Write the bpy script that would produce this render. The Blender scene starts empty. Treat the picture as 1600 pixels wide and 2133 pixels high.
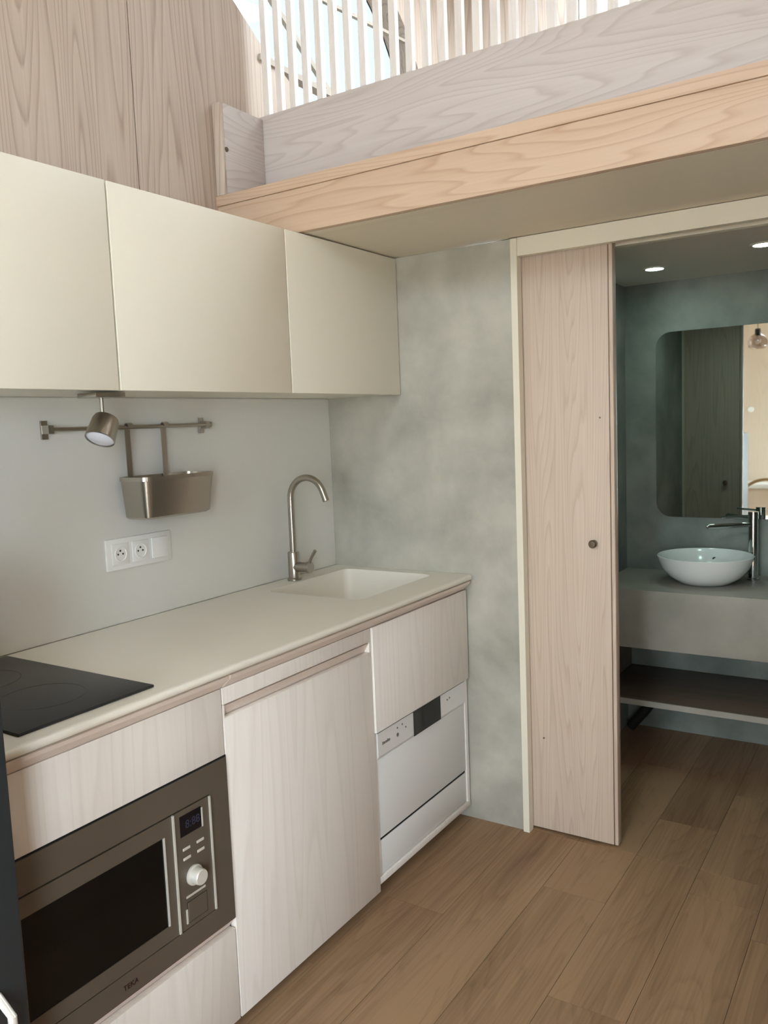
import bpy, bmesh, math, random
from mathutils import Vector, Matrix

random.seed(7)
scene = bpy.context.scene
COL = scene.collection

# ------------------------------------------------------------------ camera
IMG_W, IMG_H = 1600, 2133
F_PX, YAW, PITCH, ROLL = 1732.9, 33.003, 6.004, -2.304
CAM = Vector((1.916, -2.5841, 1.4359))
yaw, pitch, roll = (math.radians(a) for a in (YAW, PITCH, ROLL))
fw = Vector((-math.sin(yaw) * math.cos(pitch), math.cos(yaw) * math.cos(pitch), -math.sin(pitch)))
rt = Vector((math.cos(yaw), math.sin(yaw), 0))
up = rt.cross(fw)
rt2 = rt * math.cos(roll) + up * math.sin(roll)
up2 = up * math.cos(roll) - rt * math.sin(roll)
cd = bpy.data.cameras.new('camera')
cd.sensor_fit = 'VERTICAL'
cd.sensor_height = 36.0
cd.lens = F_PX / IMG_H * 36.0
cd.clip_start = 0.02
camo = bpy.data.objects.new('camera', cd)
m = Matrix((rt2, up2, -fw)).transposed().to_4x4()
m.translation = CAM
camo.matrix_world = m
COL.objects.link(camo)
scene.camera = camo

# ------------------------------------------------------------------ sky, exposure
w = bpy.data.worlds.new('sky')
scene.world = w
w.use_nodes = True
wn = w.node_tree
bg = wn.nodes['Background']
bg.inputs['Color'].default_value = (0.86, 0.93, 1.0, 1)
bg.inputs['Strength'].default_value = 8.0
vs = scene.view_settings
vs.view_transform = 'Standard'
vs.look = 'None'
vs.gamma = 1.0
vs.use_curve_mapping = False
vs.exposure = 1.66
scene.cycles.max_bounces = 10
scene.cycles.diffuse_bounces = 6
scene.cycles.transparent_max_bounces = 12
scene.cycles.caustics_reflective = False
scene.cycles.caustics_refractive = False

sun = bpy.data.lights.new('sun', 'SUN')
sun.energy = 10.0
sun.angle = math.radians(0.6)
sun.color = (1.0, 0.97, 0.93)
suno = bpy.data.objects.new('sun', sun)
suno.rotation_euler = Vector((-0.06, 0.47, -0.88)).to_track_quat('-Z', 'Y').to_euler()
COL.objects.link(suno)


def portal(name, loc, rot, sx, sy):
    l = bpy.data.lights.new(name, 'AREA')
    l.shape = 'RECTANGLE'
    l.size, l.size_y = sx, sy
    l.cycles.is_portal = True
    o = bpy.data.objects.new(name, l)
    o.location = loc
    o.rotation_euler = rot
    COL.objects.link(o)


ROOM_R, ROOM_END, BATH_END, TOP = 2.40, -4.20, 1.18, 3.50
GD = (1.40, 1.95, 0.04, 2.12)          # glazed door in the end wall: x0 x1 z0 z1
GW = (0.55, 1.95, 2.55, 3.25)          # gable window above it
SK = (0.55, 1.85, 0.05, 0.95)           # unseen roof window added to brighten the loft: x0 x1 y0 y1
RW = (-4.10, -3.20, 0.25, 2.05)        # window in the right wall: y0 y1 z0 z1
portal('daylight_portal_door', ((GD[0] + GD[1]) / 2, ROOM_END - 0.06, (GD[2] + GD[3]) / 2), (math.radians(90), 0, 0),
       GD[1] - GD[0], GD[3] - GD[2])
portal('daylight_portal_gable', ((GW[0] + GW[1]) / 2, ROOM_END - 0.06, (GW[2] + GW[3]) / 2), (math.radians(90), 0, 0),
       GW[1] - GW[0], GW[3] - GW[2])
portal('daylight_portal_roof', ((SK[0] + SK[1]) / 2, (SK[2] + SK[3]) / 2, TOP + 0.08), (0, 0, 0), SK[1] - SK[0], SK[3] - SK[2])
portal('daylight_portal_window', (ROOM_R + 0.06, (RW[0] + RW[1]) / 2, (RW[2] + RW[3]) / 2),
       (0, math.radians(90), 0), RW[3] - RW[2], RW[1] - RW[0])
portal('daylight_portal_loft', (-0.16, 0.1, 2.98), (0, math.radians(-90), 0), 1.0, 1.8)


# ------------------------------------------------------------------ materials
def lin(r, g, b):
    f = lambda c: (c / 255 / 12.92) if c / 255 <= 0.04045 else ((c / 255 + 0.055) / 1.055) ** 2.4
    return (f(r), f(g), f(b), 1)


def new_mat(name):
    mt = bpy.data.materials.new(name)
    mt.use_nodes = True
    nt = mt.node_tree
    return mt, nt, nt.nodes['Principled BSDF']


def plain(name, rgb, rough=0.5, metal=0.0, spec=0.5, noise=0.0, nscale=8.0):
    mt, nt, b = new_mat(name)
    b.inputs['Roughness'].default_value = rough
    b.inputs['Metallic'].default_value = metal
    b.inputs['Specular IOR Level'].default_value = spec
    c = lin(*rgb)
    if noise:
        tc = nt.nodes.new('ShaderNodeTexCoord')
        n = nt.nodes.new('ShaderNodeTexNoise')
        n.inputs['Scale'].default_value = nscale
        n.inputs['Detail'].default_value = 5
        rp = nt.nodes.new('ShaderNodeValToRGB')
        rp.color_ramp.elements[0].position = 0.3
        rp.color_ramp.elements[1].position = 0.7
        rp.color_ramp.elements[0].color = tuple(x * (1 - noise) for x in c[:3]) + (1,)
        rp.color_ramp.elements[1].color = tuple(min(1, x * (1 + noise)) for x in c[:3]) + (1,)
        nt.links.new(tc.outputs['Object'], n.inputs['Vector'])
        nt.links.new(n.outputs['Fac'], rp.inputs['Fac'])
        nt.links.new(rp.outputs['Color'], b.inputs['Base Color'])
    else:
        b.inputs['Base Color'].default_value = c
    return mt


def wood(name, light, dark, axis, rough=0.5, rings=22.0, cross=4.5, along=0.45, strength=0.55, fibre=0.35, spec=0.35, tone=0.5):
    """pale timber: growth rings as contour lines of a field drawn out along the grain axis, plus fine fibres"""
    mt, nt, b = new_mat(name)
    N, L = nt.nodes, nt.links
    tc = N.new('ShaderNodeTexCoord')
    oi = N.new('ShaderNodeObjectInfo')
    mul = N.new('ShaderNodeMath'); mul.operation = 'MULTIPLY'; mul.inputs[1].default_value = 37.0
    L.new(oi.outputs['Random'], mul.inputs[0])
    add = N.new('ShaderNodeVectorMath'); add.operation = 'ADD'
    comb = N.new('ShaderNodeCombineXYZ')
    for i in range(3):
        L.new(mul.outputs[0], comb.inputs[i])
    mp = N.new('ShaderNodeMapping')
    sc = [cross] * 3
    sc['xyz'.index(axis)] = along
    mp.inputs['Scale'].default_value = sc
    L.new(tc.outputs['Object'], mp.inputs['Vector'])
    L.new(mp.outputs['Vector'], add.inputs[0])
    L.new(comb.outputs[0], add.inputs[1])
    n1 = N.new('ShaderNodeTexNoise'); n1.inputs['Scale'].default_value = 1.0
    n1.inputs['Detail'].default_value = 2.0; n1.inputs['Roughness'].default_value = 0.4
    L.new(add.outputs[0], n1.inputs['Vector'])
    r1 = N.new('ShaderNodeMath'); r1.operation = 'MULTIPLY'; r1.inputs[1].default_value = rings
    L.new(n1.outputs['Fac'], r1.inputs[0])
    fr = N.new('ShaderNodeMath'); fr.operation = 'FRACT'
    L.new(r1.outputs[0], fr.inputs[0])
    rp = N.new('ShaderNodeValToRGB')
    e = rp.color_ramp.elements
    e[0].position, e[0].color = 0.0, (0, 0, 0, 1)
    e[1].position, e[1].color = 1.0, (0, 0, 0, 1)
    k = rp.color_ramp.elements.new(0.62); k.color = (0.25, 0.25, 0.25, 1)
    k = rp.color_ramp.elements.new(0.88); k.color = (1, 1, 1, 1)
    L.new(fr.outputs[0], rp.inputs['Fac'])
    # fibres
    mp2 = N.new('ShaderNodeMapping')
    sc2 = [140.0] * 3
    sc2['xyz'.index(axis)] = 3.0
    mp2.inputs['Scale'].default_value = sc2
    L.new(tc.outputs['Object'], mp2.inputs['Vector'])
    n2 = N.new('ShaderNodeTexNoise'); n2.inputs['Scale'].default_value = 1.0; n2.inputs['Detail'].default_value = 3
    L.new(mp2.outputs['Vector'], n2.inputs['Vector'])
    # broad tone
    n3 = N.new('ShaderNodeTexNoise'); n3.inputs['Scale'].default_value = 0.7; n3.inputs['Detail'].default_value = 2
    L.new(add.outputs[0], n3.inputs['Vector'])
    m1 = N.new('ShaderNodeMath'); m1.operation = 'MULTIPLY'; m1.inputs[1].default_value = strength
    L.new(rp.outputs['Color'], m1.inputs[0])
    m2 = N.new('ShaderNodeMath'); m2.operation = 'MULTIPLY_ADD'
    m2.inputs[1].default_value = fibre
    L.new(n2.outputs['Fac'], m2.inputs[0]); L.new(m1.outputs[0], m2.inputs[2])
    m3 = N.new('ShaderNodeMath'); m3.operation = 'MULTIPLY_ADD'
    m3.inputs[1].default_value = tone
    L.new(n3.outputs['Fac'], m3.inputs[0]); L.new(m2.outputs[0], m3.inputs[2])
    m4 = N.new('ShaderNodeMath'); m4.operation = 'SUBTRACT'; m4.use_clamp = True
    m4.inputs[1].default_value = tone * 0.5 + fibre * 0.35
    L.new(m3.outputs[0], m4.inputs[0])
    mix = N.new('ShaderNodeMixRGB')
    mix.inputs['Color1'].default_value = lin(*light)
    mix.inputs['Color2'].default_value = lin(*dark)
    L.new(m4.outputs[0], mix.inputs['Fac'])
    L.new(mix.outputs['Color'], b.inputs['Base Color'])
    b.inputs['Roughness'].default_value = rough
    b.inputs['Specular IOR Level'].default_value = spec
    bp = N.new('ShaderNodeBump'); bp.inputs['Strength'].default_value = 0.05; bp.inputs['Distance'].default_value = 0.002
    L.new(n2.outputs['Fac'], bp.inputs['Height']); L.new(bp.outputs['Normal'], b.inputs['Normal'])
    return mt


def concrete(name, c1, c2, rough=0.55):
    mt, nt, b = new_mat(name)
    N, L = nt.nodes, nt.links
    tc = N.new('ShaderNodeTexCoord')
    n = N.new('ShaderNodeTexNoise'); n.inputs['Scale'].default_value = 3.4
    n.inputs['Detail'].default_value = 6; n.inputs['Roughness'].default_value = 0.58; n.inputs['Distortion'].default_value = 0.15
    rp = N.new('ShaderNodeValToRGB')
    rp.color_ramp.elements[0].position = 0.34; rp.color_ramp.elements[0].color = lin(*c1)
    rp.color_ramp.elements[1].position = 0.68; rp.color_ramp.elements[1].color = lin(*c2)
    L.new(tc.outputs['Object'], n.inputs['Vector']); L.new(n.outputs['Fac'], rp.inputs['Fac'])
    L.new(rp.outputs['Color'], b.inputs['Base Color'])
    b.inputs['Roughness'].default_value = rough
    b.inputs['Specular IOR Level'].default_value = 0.4
    return mt


def emit(name, rgb, s):
    mt, nt, b = new_mat(name)
    b.inputs['Base Color'].default_value = lin(*rgb)
    b.inputs['Emission Color'].default_value = lin(*rgb)
    b.inputs['Emission Strength'].default_value = s
    return mt


def thin_glass(name, tint=(250, 254, 255), refl=0.06):
    mt = bpy.data.materials.new(name)
    mt.use_nodes = True
    nt = mt.node_tree
    nt.nodes.clear()
    o = nt.nodes.new('ShaderNodeOutputMaterial')
    t = nt.nodes.new('ShaderNodeBsdfTransparent'); t.inputs['Color'].default_value = lin(*tint)
    g = nt.nodes.new('ShaderNodeBsdfGlossy'); g.inputs['Roughness'].default_value = 0.02
    mx = nt.nodes.new('ShaderNodeMixShader'); mx.inputs['Fac'].default_value = refl
    nt.links.new(t.outputs[0], mx.inputs[1]); nt.links.new(g.outputs[0], mx.inputs[2])
    nt.links.new(mx.outputs[0], o.inputs['Surface'])
    return mt


ASH_L, ASH_D = (218, 208, 200), (188, 170, 158)
M = {
    'ash_z': wood('pale_ash_upright_grain', ASH_L, ASH_D, 'z'),
    'ash_panel': wood('ash_wall_panel', (198, 184, 172), (146, 124, 110), 'z', cross=5.0, along=0.32, rings=28, strength=0.5, fibre=0.6),
    'slat': wood('whitewashed_slat', (232, 228, 226), (208, 200, 196), 'z', strength=0.3),
    'ash_x': wood('whitewashed_board', (204, 197, 195), (168, 156, 150), 'x', cross=7.0, along=0.6, rings=26, strength=0.4),
    'ash_y': wood('whitewashed_side_board', (204, 197, 195), (168, 156, 150), 'y', cross=7.0, along=0.9, rings=24, strength=0.4),
    'beam': wood('pine_beam', (204, 180, 158), (168, 134, 108), 'x', cross=7.0, along=0.6, rings=24, strength=0.45),
    'front': wood('whitewashed_cabinet_front', (238, 233, 228), (216, 207, 199), 'z', cross=5.0, along=0.3, rings=20, strength=0.3, rough=0.42),
    'soffit': wood('plywood_soffit', (222, 214, 198), (204, 192, 174), 'x', cross=3, along=0.3, rings=5, strength=0.3, rough=0.5),
    'door': wood('pale_door_veneer', (206, 189, 173), (172, 149, 131), 'z', cross=10.0, along=0.4, rings=24, strength=0.4, fibre=0.55),
    'end_wood': wood('warm_wood_panel', (220, 202, 182), (202, 180, 156), 'z', strength=0.3),
    'oak': wood('oak_floor_plank', (162, 132, 102), (92, 65, 45), 'y', cross=7.5, along=0.8, rings=16, strength=0.18, fibre=0.7, tone=1.7, rough=0.5, spec=0.3),
    'oak_trim': wood('shelf_wood', (116, 102, 88), (88, 76, 64), 'x', rings=8, strength=0.4),
    'concrete': concrete('grey_microcement', (154, 152, 142), (190, 187, 176)),
    'bath': concrete('dimmed_bath_microcement', (106, 114, 108), (146, 151, 144)),  # same microcement, darkened and greened to carry the bathroom's dim light
    'vanity': concrete('vanity_microcement', (148, 144, 134), (170, 166, 155)),
    'cream': plain('cream_lacquer', (232, 228, 214), 0.38, spec=0.45),
    'splash': plain('pale_grey_laminate', (218, 217, 212), 0.35, spec=0.4),
    'worktop': plain('off_white_solid_surface', (228, 223, 212), 0.42, spec=0.45),
    'strip': plain('pale_edge_profile', (224, 210, 200), 0.4),
    'trimw': plain('off_white_trim', (226, 220, 204), 0.45),
    'white': plain('white_plastic', (232, 232, 230), 0.35),
    'dw': plain('white_enamel', (226, 226, 226), 0.35),
    'steel': plain('brushed_steel', (176, 170, 160), 0.28, 1.0),
    'chrome': plain('chrome', (205, 208, 208), 0.08, 1.0),
    'bronze': plain('bronze_tinted_steel', (104, 95, 84), 0.45, 0.35),
    'silver': plain('polished_silver', (232, 230, 222), 0.25, 0.4),
    'black': plain('black_glass', (10, 10, 10), 0.12, spec=0.3),
    'hob': plain('dark_ceramic_glass', (42, 42, 42), 0.35, spec=0.4),
    'gap': plain('dark_gap', (28, 24, 22), 0.8),
    'seam': plain('floor_seam', (74, 58, 44), 0.8),
    'fridge': plain('anthracite_metal', (40, 45, 48), 0.4, 0.0, 0.4),
    'ceramic': plain('white_ceramic', (232, 236, 234), 0.15, spec=0.6),
    'knob': plain('aged_metal', (120, 108, 94), 0.35, 0.9),
    'lens': plain('frosted_lens', (225, 226, 236), 0.4),
    'mirror': plain('mirror_silver', (225, 232, 230), 0.02, 1.0),
    'socket_hole': plain('dark_hole', (60, 58, 56), 0.6),
    'red': plain('dark_red_print', (48, 12, 11), 0.5),
    'grey_print': plain('grey_print', (110, 108, 104), 0.6),
    'display': plain('dim_display', (14, 14, 20), 0.15),
    'digits': plain('dim_digits', (44, 46, 66), 0.4),
    'ceiling': plain('white_ceiling', (226, 222, 214), 0.7),
    'ground': plain('terrace_gravel', (150, 142, 130), 0.9, noise=0.2),
    'rattan': plain('rattan_cane', (150, 116, 74), 0.6),
    'cushion': plain('cream_cushion', (226, 218, 200), 0.8),
    'glass': thin_glass('window_glass'),
    'loft_glass': thin_glass('sky_dimming_glass', (126, 131, 133), 0.03),  # tint added so the glaring sky behind the pane shows less bright
    'smoke_glass': thin_glass('lamp_glass', (210, 196, 186), 0.18),
    'led': emit('downlight_led', (215, 255, 243), 32.0),
    'bulb': plain('unlit_bulb', (240, 236, 226), 0.3),
}


# ------------------------------------------------------------------ helpers
def wloc(o):
    v = Vector(o.location)
    while o.parent:
        o = o.parent
        v = v + Vector(o.location)
    return v


def link(name, me, mat, parent=None, loc=(0, 0, 0)):
    me.materials.clear()
    me.materials.append(M[mat] if isinstance(mat, str) else mat)
    o = bpy.data.objects.new(name, me)
    COL.objects.link(o)
    if parent is not None:
        o.parent = parent
        o.location = Vector(loc) - wloc(parent)
    else:
        o.location = loc
    return o


def tag(o, label=None, cat=None, group=None, kind=None):
    for k, v in (('label', label), ('category', cat), ('group', group), ('kind', kind)):
        if v:
            o[k] = v
    return o


def empty(name, loc, label=None, cat=None, group=None, kind=None):
    o = bpy.data.objects.new(name, None)
    o.empty_display_size = 0.05
    o.location = loc
    COL.objects.link(o)
    return tag(o, label, cat, group, kind)


def finish(bm, name, mat, parent, loc, smooth=False):
    bmesh.ops.recalc_face_normals(bm, faces=bm.faces)
    me = bpy.data.meshes.new(name)
    bm.to_mesh(me)
    bm.free()
    if smooth:
        for p in me.polygons:
            p.use_smooth = True
        try:
            me.set_sharp_from_angle(angle=math.radians(35))
        except Exception:
            pass
    return link(name, me, mat, parent, loc)


def add_box(bm, x0, x1, y0, y1, z0, z1, o=(0, 0, 0)):
    vs_ = [bm.verts.new((x - o[0], y - o[1], z - o[2])) for x in (x0, x1) for y in (y0, y1) for z in (z0, z1)]
    for f in ((0, 1, 3, 2), (4, 6, 7, 5), (0, 4, 5, 1), (2, 3, 7, 6), (0, 2, 6, 4), (1, 5, 7, 3)):
        bm.faces.new([vs_[i] for i in f])


def box(name, x0, x1, y0, y1, z0, z1, mat, parent=None, bevel=0.0, seg=2):
    c = ((x0 + x1) / 2, (y0 + y1) / 2, (z0 + z1) / 2)
    bm = bmesh.new()
    add_box(bm, x0, x1, y0, y1, z0, z1, c)
    if bevel:
        bmesh.ops.bevel(bm, geom=bm.edges[:], offset=bevel, segments=seg, affect='EDGES', profile=0.5)
    return finish(bm, name, mat, parent, c, smooth=bool(bevel))


def boxes(name, lst, mat, parent=None):
    c = lst[0]
    c = ((c[0] + c[1]) / 2, (c[2] + c[3]) / 2, (c[4] + c[5]) / 2)
    bm = bmesh.new()
    for b in lst:
        add_box(bm, *b, o=c)
    return finish(bm, name, mat, parent, c)


def prism(name, poly, axis, a0, a1, mat, parent=None, smooth=False):
    """extrude a 2-D outline. axis 'x': poly is (y,z); 'y': (x,z); 'z': (x,y)"""
    i = 'xyz'.index(axis)

    def P(u, v, a):
        return ((a, u, v), (u, a, v), (u, v, a))[i]
    us = [p[0] for p in poly]; vs2 = [p[1] for p in poly]
    c = Vector(P((min(us) + max(us)) / 2, (min(vs2) + max(vs2)) / 2, (a0 + a1) / 2))
    bm = bmesh.new()
    A = [bm.verts.new(Vector(P(u, v, a0)) - c) for u, v in poly]
    B = [bm.verts.new(Vector(P(u, v, a1)) - c) for u, v in poly]
    bm.faces.new(A)
    bm.faces.new(B)
    n = len(poly)
    for k in range(n):
        bm.faces.new((A[k], A[(k + 1) % n], B[(k + 1) % n], B[k]))
    return finish(bm, name, mat, parent, c, smooth)


def ring_plate(name, outer, inner, axis, a0, a1, mat, parent=None):
    """a flat frame: outer and inner outlines with the same number of points"""
    i = 'xyz'.index(axis)

    def P(u, v, a):
        return ((a, u, v), (u, a, v), (u, v, a))[i]
    us = [p[0] for p in outer]; vs2 = [p[1] for p in outer]
    c = Vector(P((min(us) + max(us)) / 2, (min(vs2) + max(vs2)) / 2, (a0 + a1) / 2))
    bm = bmesh.new()
    R = [[bm.verts.new(Vector(P(u, v, a)) - c) for u, v in pl] for a in (a0, a1) for pl in (outer, inner)]
    n = len(outer)
    for k in range(n):
        j = (k + 1) % n
        for p, q in ((R[0], R[1]), (R[2], R[3]), (R[0], R[2]), (R[1], R[3])):
            bm.faces.new((p[k], p[j], q[j], q[k]))
    return finish(bm, name, mat, parent, c)


def rect(u0, u1, v0, v1):
    return [(u0, v0), (u1, v0), (u1, v1), (u0, v1)]


def rrect(u0, u1, v0, v1, r, n=6):
    pts = []
    for cx, cy, a in ((u1 - r, v0 + r, -90), (u1 - r, v1 - r, 0), (u0 + r, v1 - r, 90), (u0 + r, v0 + r, 180)):
        for k in range(n + 1):
            t = math.radians(a + 90 * k / n)
            pts.append((cx + r * math.cos(t), cy + r * math.sin(t)))
    return pts


def frame_of(d):
    d = d.normalized()
    a = Vector((0, 0, 1)) if abs(d.z) < 0.95 else Vector((1, 0, 0))
    s = d.cross(a).normalized()
    return s, s.cross(d).normalized()


def tube(name, pts, r, mat, parent=None, n=14, closed=False):
    pts = [Vector(p) for p in pts]
    c = sum(pts, Vector()) / len(pts)
    rs = r if isinstance(r, (list, tuple)) else [r] * len(pts)
    bm = bmesh.new()
    rings = []
    s_prev = None
    m_ = len(pts)
    for k, p in enumerate(pts):
        if closed:
            d = pts[(k + 1) % m_] - pts[k - 1]
        else:
            d = pts[min(k + 1, m_ - 1)] - pts[max(k - 1, 0)]
        d.normalize()
        if s_prev is None:
            s, t = frame_of(d)
        else:
            s = (s_prev - d * s_prev.dot(d)).normalized()
            t = s.cross(d)
        s_prev = s
        rings.append([bm.verts.new(p - c + (s * math.cos(2 * math.pi * j / n) + t * math.sin(2 * math.pi * j / n)) * rs[k]) for j in range(n)])
    for k in range(m_ if closed else m_ - 1):
        A, B = rings[k], rings[(k + 1) % m_]
        for j in range(n):
            bm.faces.new((A[j], A[(j + 1) % n], B[(j + 1) % n], B[j]))
    if not closed:
        bm.faces.new(rings[0][::-1])
        bm.faces.new(rings[-1])
    return finish(bm, name, mat, parent, c, smooth=True)


def lathe(name, prof, origin, axis, mat, parent=None, n=32, cap=True):
    """prof: (radius, height along axis) from origin"""
    o = Vector(origin)
    d = Vector(axis).normalized()
    s, t = frame_of(d)
    bm = bmesh.new()
    rings = []
    for r, h in prof:
        if r < 1e-6:
            rings.append([bm.verts.new(d * h)])
        else:
            rings.append([bm.verts.new(d * h + (s * math.cos(2 * math.pi * j / n) + t * math.sin(2 * math.pi * j / n)) * r) for j in range(n)])
    for A, B in zip(rings, rings[1:]):
        for j in range(n):
            a = [A[j % len(A)], A[(j + 1) % len(A)], B[(j + 1) % len(B)], B[j % len(B)]]
            a = list(dict.fromkeys(a))
            if len(a) >= 3:
                bm.faces.new(a)
    if cap:
        for R_ in (rings[0], rings[-1]):
            if len(R_) > 2:
                bm.faces.new(R_)
    return finish(bm, name, mat, parent, o, smooth=True)


def lettering(name, body, size, loc, mat, parent, rot):
    cu = bpy.data.curves.new(name, 'FONT')
    cu.body = body
    cu.size = size
    cu.extrude = 0.0004
    cu.align_x = 'CENTER'
    cu.align_y = 'CENTER'
    tmp = bpy.data.objects.new(name + '_curve', cu)
    COL.objects.link(tmp)
    dg = bpy.context.evaluated_depsgraph_get()
    me = bpy.data.meshes.new_from_object(tmp.evaluated_get(dg))
    bpy.data.objects.remove(tmp)
    o = link(name, me, mat, parent, loc)
    o.rotation_euler = rot
    return o


FACE_X = (math.radians(90), 0, math.radians(90))   # lettering that faces +x and reads towards +y

# ================================================================== THE SHELL
S = 'structure'
# --- floors, plank by plank
FLOOR_X = [1.16 + 0.197 * k for k in range(-6, 7)]


def plank_floor(name, y0, y1, xs, joints, label):
    fl = box(name, max(xs[0], 0.0) - 0.0, xs[-1], y0, y1, -0.06, -0.010, 'seam')
    tag(fl, label, None, None, S)
    g = 0.0006
    cache = {}
    for k in range(len(xs) - 1):
        js = joints(k)
        cuts = [y0] + sorted(j for j in js if y0 + 0.05 < j < y1 - 0.05) + [y1]
        for a, b in zip(cuts, cuts[1:]):
            box('plank', xs[k] + g, xs[k + 1] - g, a + g, b - g, -0.010, 0.0, 'oak', fl)
    return fl


JN = {6: [-0.76], 5: [-0.303], 4: [-0.583 - 0.6], 3: [-0.583], 7: [-1.35], 8: [-0.28], 2: [-0.95], 1: [-0.2], 0: [-1.0]}


def kj(k):
    base = JN.get(k, [-0.5])[0]
    return [base + 1.22 * i for i in range(-4, 2)]


xs = [max(0.0, min(ROOM_R, x)) for x in FLOOR_X]
xs = [x for i, x in enumerate(xs) if i == 0 or x - xs[i - 1] > 0.01]
if xs[-1] < ROOM_R - 0.01:
    xs.append(ROOM_R)
xs[0] = 0.0
plank_floor('floor', ROOM_END, 0.015, xs, kj, 'oak plank floor of the kitchen')
bxs = [x for x in xs if x > 0.70]
plank_floor('floor', 0.017, BATH_END, bxs, lambda k: [[0.45, 0.75, 0.3, 0.62][k % 4]], 'oak plank floor of the bathroom')

# --- left wall: plain wall below, wood panels above, window to the loft side
wl = box('wall_left', -0.12, 0.0, ROOM_END, BATH_END, -0.06, 2.02, 'ceiling')
tag(wl, 'left wall behind the kitchen with tall pale wood panels above', None, None, S)
ZT = TOP
LB = [(-0.104, 2.46), (-0.104, 2.599), (-0.134, 2.655), (-0.207, 2.700), (-0.28, 2.731), (-0.413, 2.826), (-0.60, 2.955), (-0.84, 3.12), (-0.84, ZT - 0.06)]
RB = [(0.81, 2.46), (0.803, 2.967), (0.784, 3.002), (0.691, 3.13), (0.599, 3.212), (0.40, 3.36), (0.28, ZT - 0.06)]
g = 0.002
prism('wood_panel', [(-0.86 + g, 2.02), (-0.104, 2.02)] + LB + [(-0.84, ZT), (-0.86 + g, ZT)], 'x', -0.12, 0.0, 'ash_panel', wl)
prism('wood_panel', rect(-0.104 + g, 0.81 - g, 2.02, 2.46), 'x', -0.12, 0.0, 'ash_panel', wl)
prism('wood_panel', [(0.81 + g, 2.02), (BATH_END, 2.02), (BATH_END, ZT), (0.28, ZT)] + RB[::-1] , 'x', -0.12, 0.0, 'ash_panel', wl)
box('wood_panel', -0.12, 0.0, -0.84 + g, 0.28 - g, ZT - 0.06, ZT, 'ash_panel', wl)
y = -0.86
while y > ROOM_END + 0.05:
    y2 = max(y - 0.62, ROOM_END)
    box('wood_panel', -0.12, 0.0, y2 + g, y - g, 2.02, ZT, 'ash_panel', wl)
    y = y2
box('panel_backing', -0.14, -0.121, ROOM_END, -0.83, 2.02, ZT, 'gap', wl)
box('backsplash', 0.0, 0.005, -1.853, -0.001, 0.902, 1.54, 'splash', wl)
# loft window
wi = empty('window_1', (-0.06, 0.1, 2.46), 'loft window with slanting bars behind the white slats', None, None, S)
prism('pane', [(-0.104, 2.46)] + LB[1:-1] + [(-0.84, ZT - 0.06), (0.28, ZT - 0.06)] + RB[::-1][1:], 'x', -0.119, -0.114, 'loft_glass', wi)


def wbar(name, a, b, t, x0=-0.06, x1=-0.02, mat='trimw'):
    d = Vector((b[0] - a[0], b[1] - a[1])).normalized()
    n_ = Vector((-d.y, d.x)) * t / 2
    prism(name, [(a[0] + n_.x, a[1] + n_.y), (b[0] + n_.x, b[1] + n_.y), (b[0] - n_.x, b[1] - n_.y), (a[0] - n_.x, a[1] - n_.y)], 'x', x0, x1, mat, wi)


M['bar'] = plain('weathered_bar', (176, 168, 156), 0.6)
wbar('transom', (-0.30, 2.687), (0.80, 2.683), 0.020, -0.03, 0.010, 'bar')
wbar('glazing_bar', (-0.36, 3.03), (0.30, 2.60), 0.020, -0.030, -0.015, 'bar')
wbar('glazing_bar', (-0.25, 2.998), (0.74, 3.094), 0.012, -0.030, -0.015, 'bar')

# --- back wall (pocket wall) beside the sliding door
WX = 0.775
wb = box('wall_back', 0.0, WX, 0.0, 0.018, 0.0, 2.02, 'concrete')
tag(wb, 'grey microcement wall between the kitchen corner and the sliding door', None, None, S)
box('inner_skin', 0.70, WX, 0.078, 0.10, 0.0, 2.02, 'bath', wb)
box('right_of_doorway', 1.98, ROOM_R, 0.0, 0.10, 0.0, 2.02, 'concrete', wb)
# frame of the doorway
d1 = empty('trim_1', (WX, 0, 0), 'off-white frame around the bathroom doorway', None, None, S)
boxes('jamb', [(WX, WX + 0.022, -0.012, 0.022, 0.0, 2.018), (WX, WX + 0.022, 0.074, 0.106, 0.0, 2.018)], 'trimw', d1)
box('header', WX + 0.022, 1.98, -0.006, 0.022, 1.962, 2.020, 'trimw', d1)
box('header_inner', WX + 0.022, 1.98, 0.074, 0.104, 1.962, 2.000, 'trimw', d1)
box('jamb_far', 1.958, 1.98, -0.010, 0.104, 0.0, 1.962, 'trimw', d1)
# sliding door
dr = empty('door_1', (0.95, 0.048, 0.0), 'pale wood sliding door with a small round knob, half open to the bathroom', None, None, S)
box('door_leaf', 0.60, 1.0815, 0.030, 0.066, 0.008, 1.972, 'door', dr, 0.0012)
box('edge_core', 1.0815, 1.0845, 0.036, 0.060, 0.010, 1.970, 'knob', dr)
box('edge_strip', 1.0845, 1.096, 0.031, 0.066, 0.008, 1.972, 'door', dr, 0.001)
kp = [(0.0, 0.026), (0.010, 0.025), (0.0135, 0.020), (0.0125, 0.014), (0.007, 0.011), (0.0065, 0.003), (0.012, 0.002), (0.012, 0.0)]
lathe('knob', kp, (1.028, 0.030, 1.024), (0, -1, 0), 'knob', dr, 20)
lathe('knob', kp, (1.012, 0.066, 1.043), (0, 1, 0), 'knob', dr, 20)
for x, z in ((1.052, 1.43), (0.84, 0.336)):
    lathe('screw_plug', [(0.0, 0.001), (0.003, 0.001), (0.003, -0.003)], (x, 0.030, z), (0, -1, 0), 'knob', dr, 10)

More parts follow.
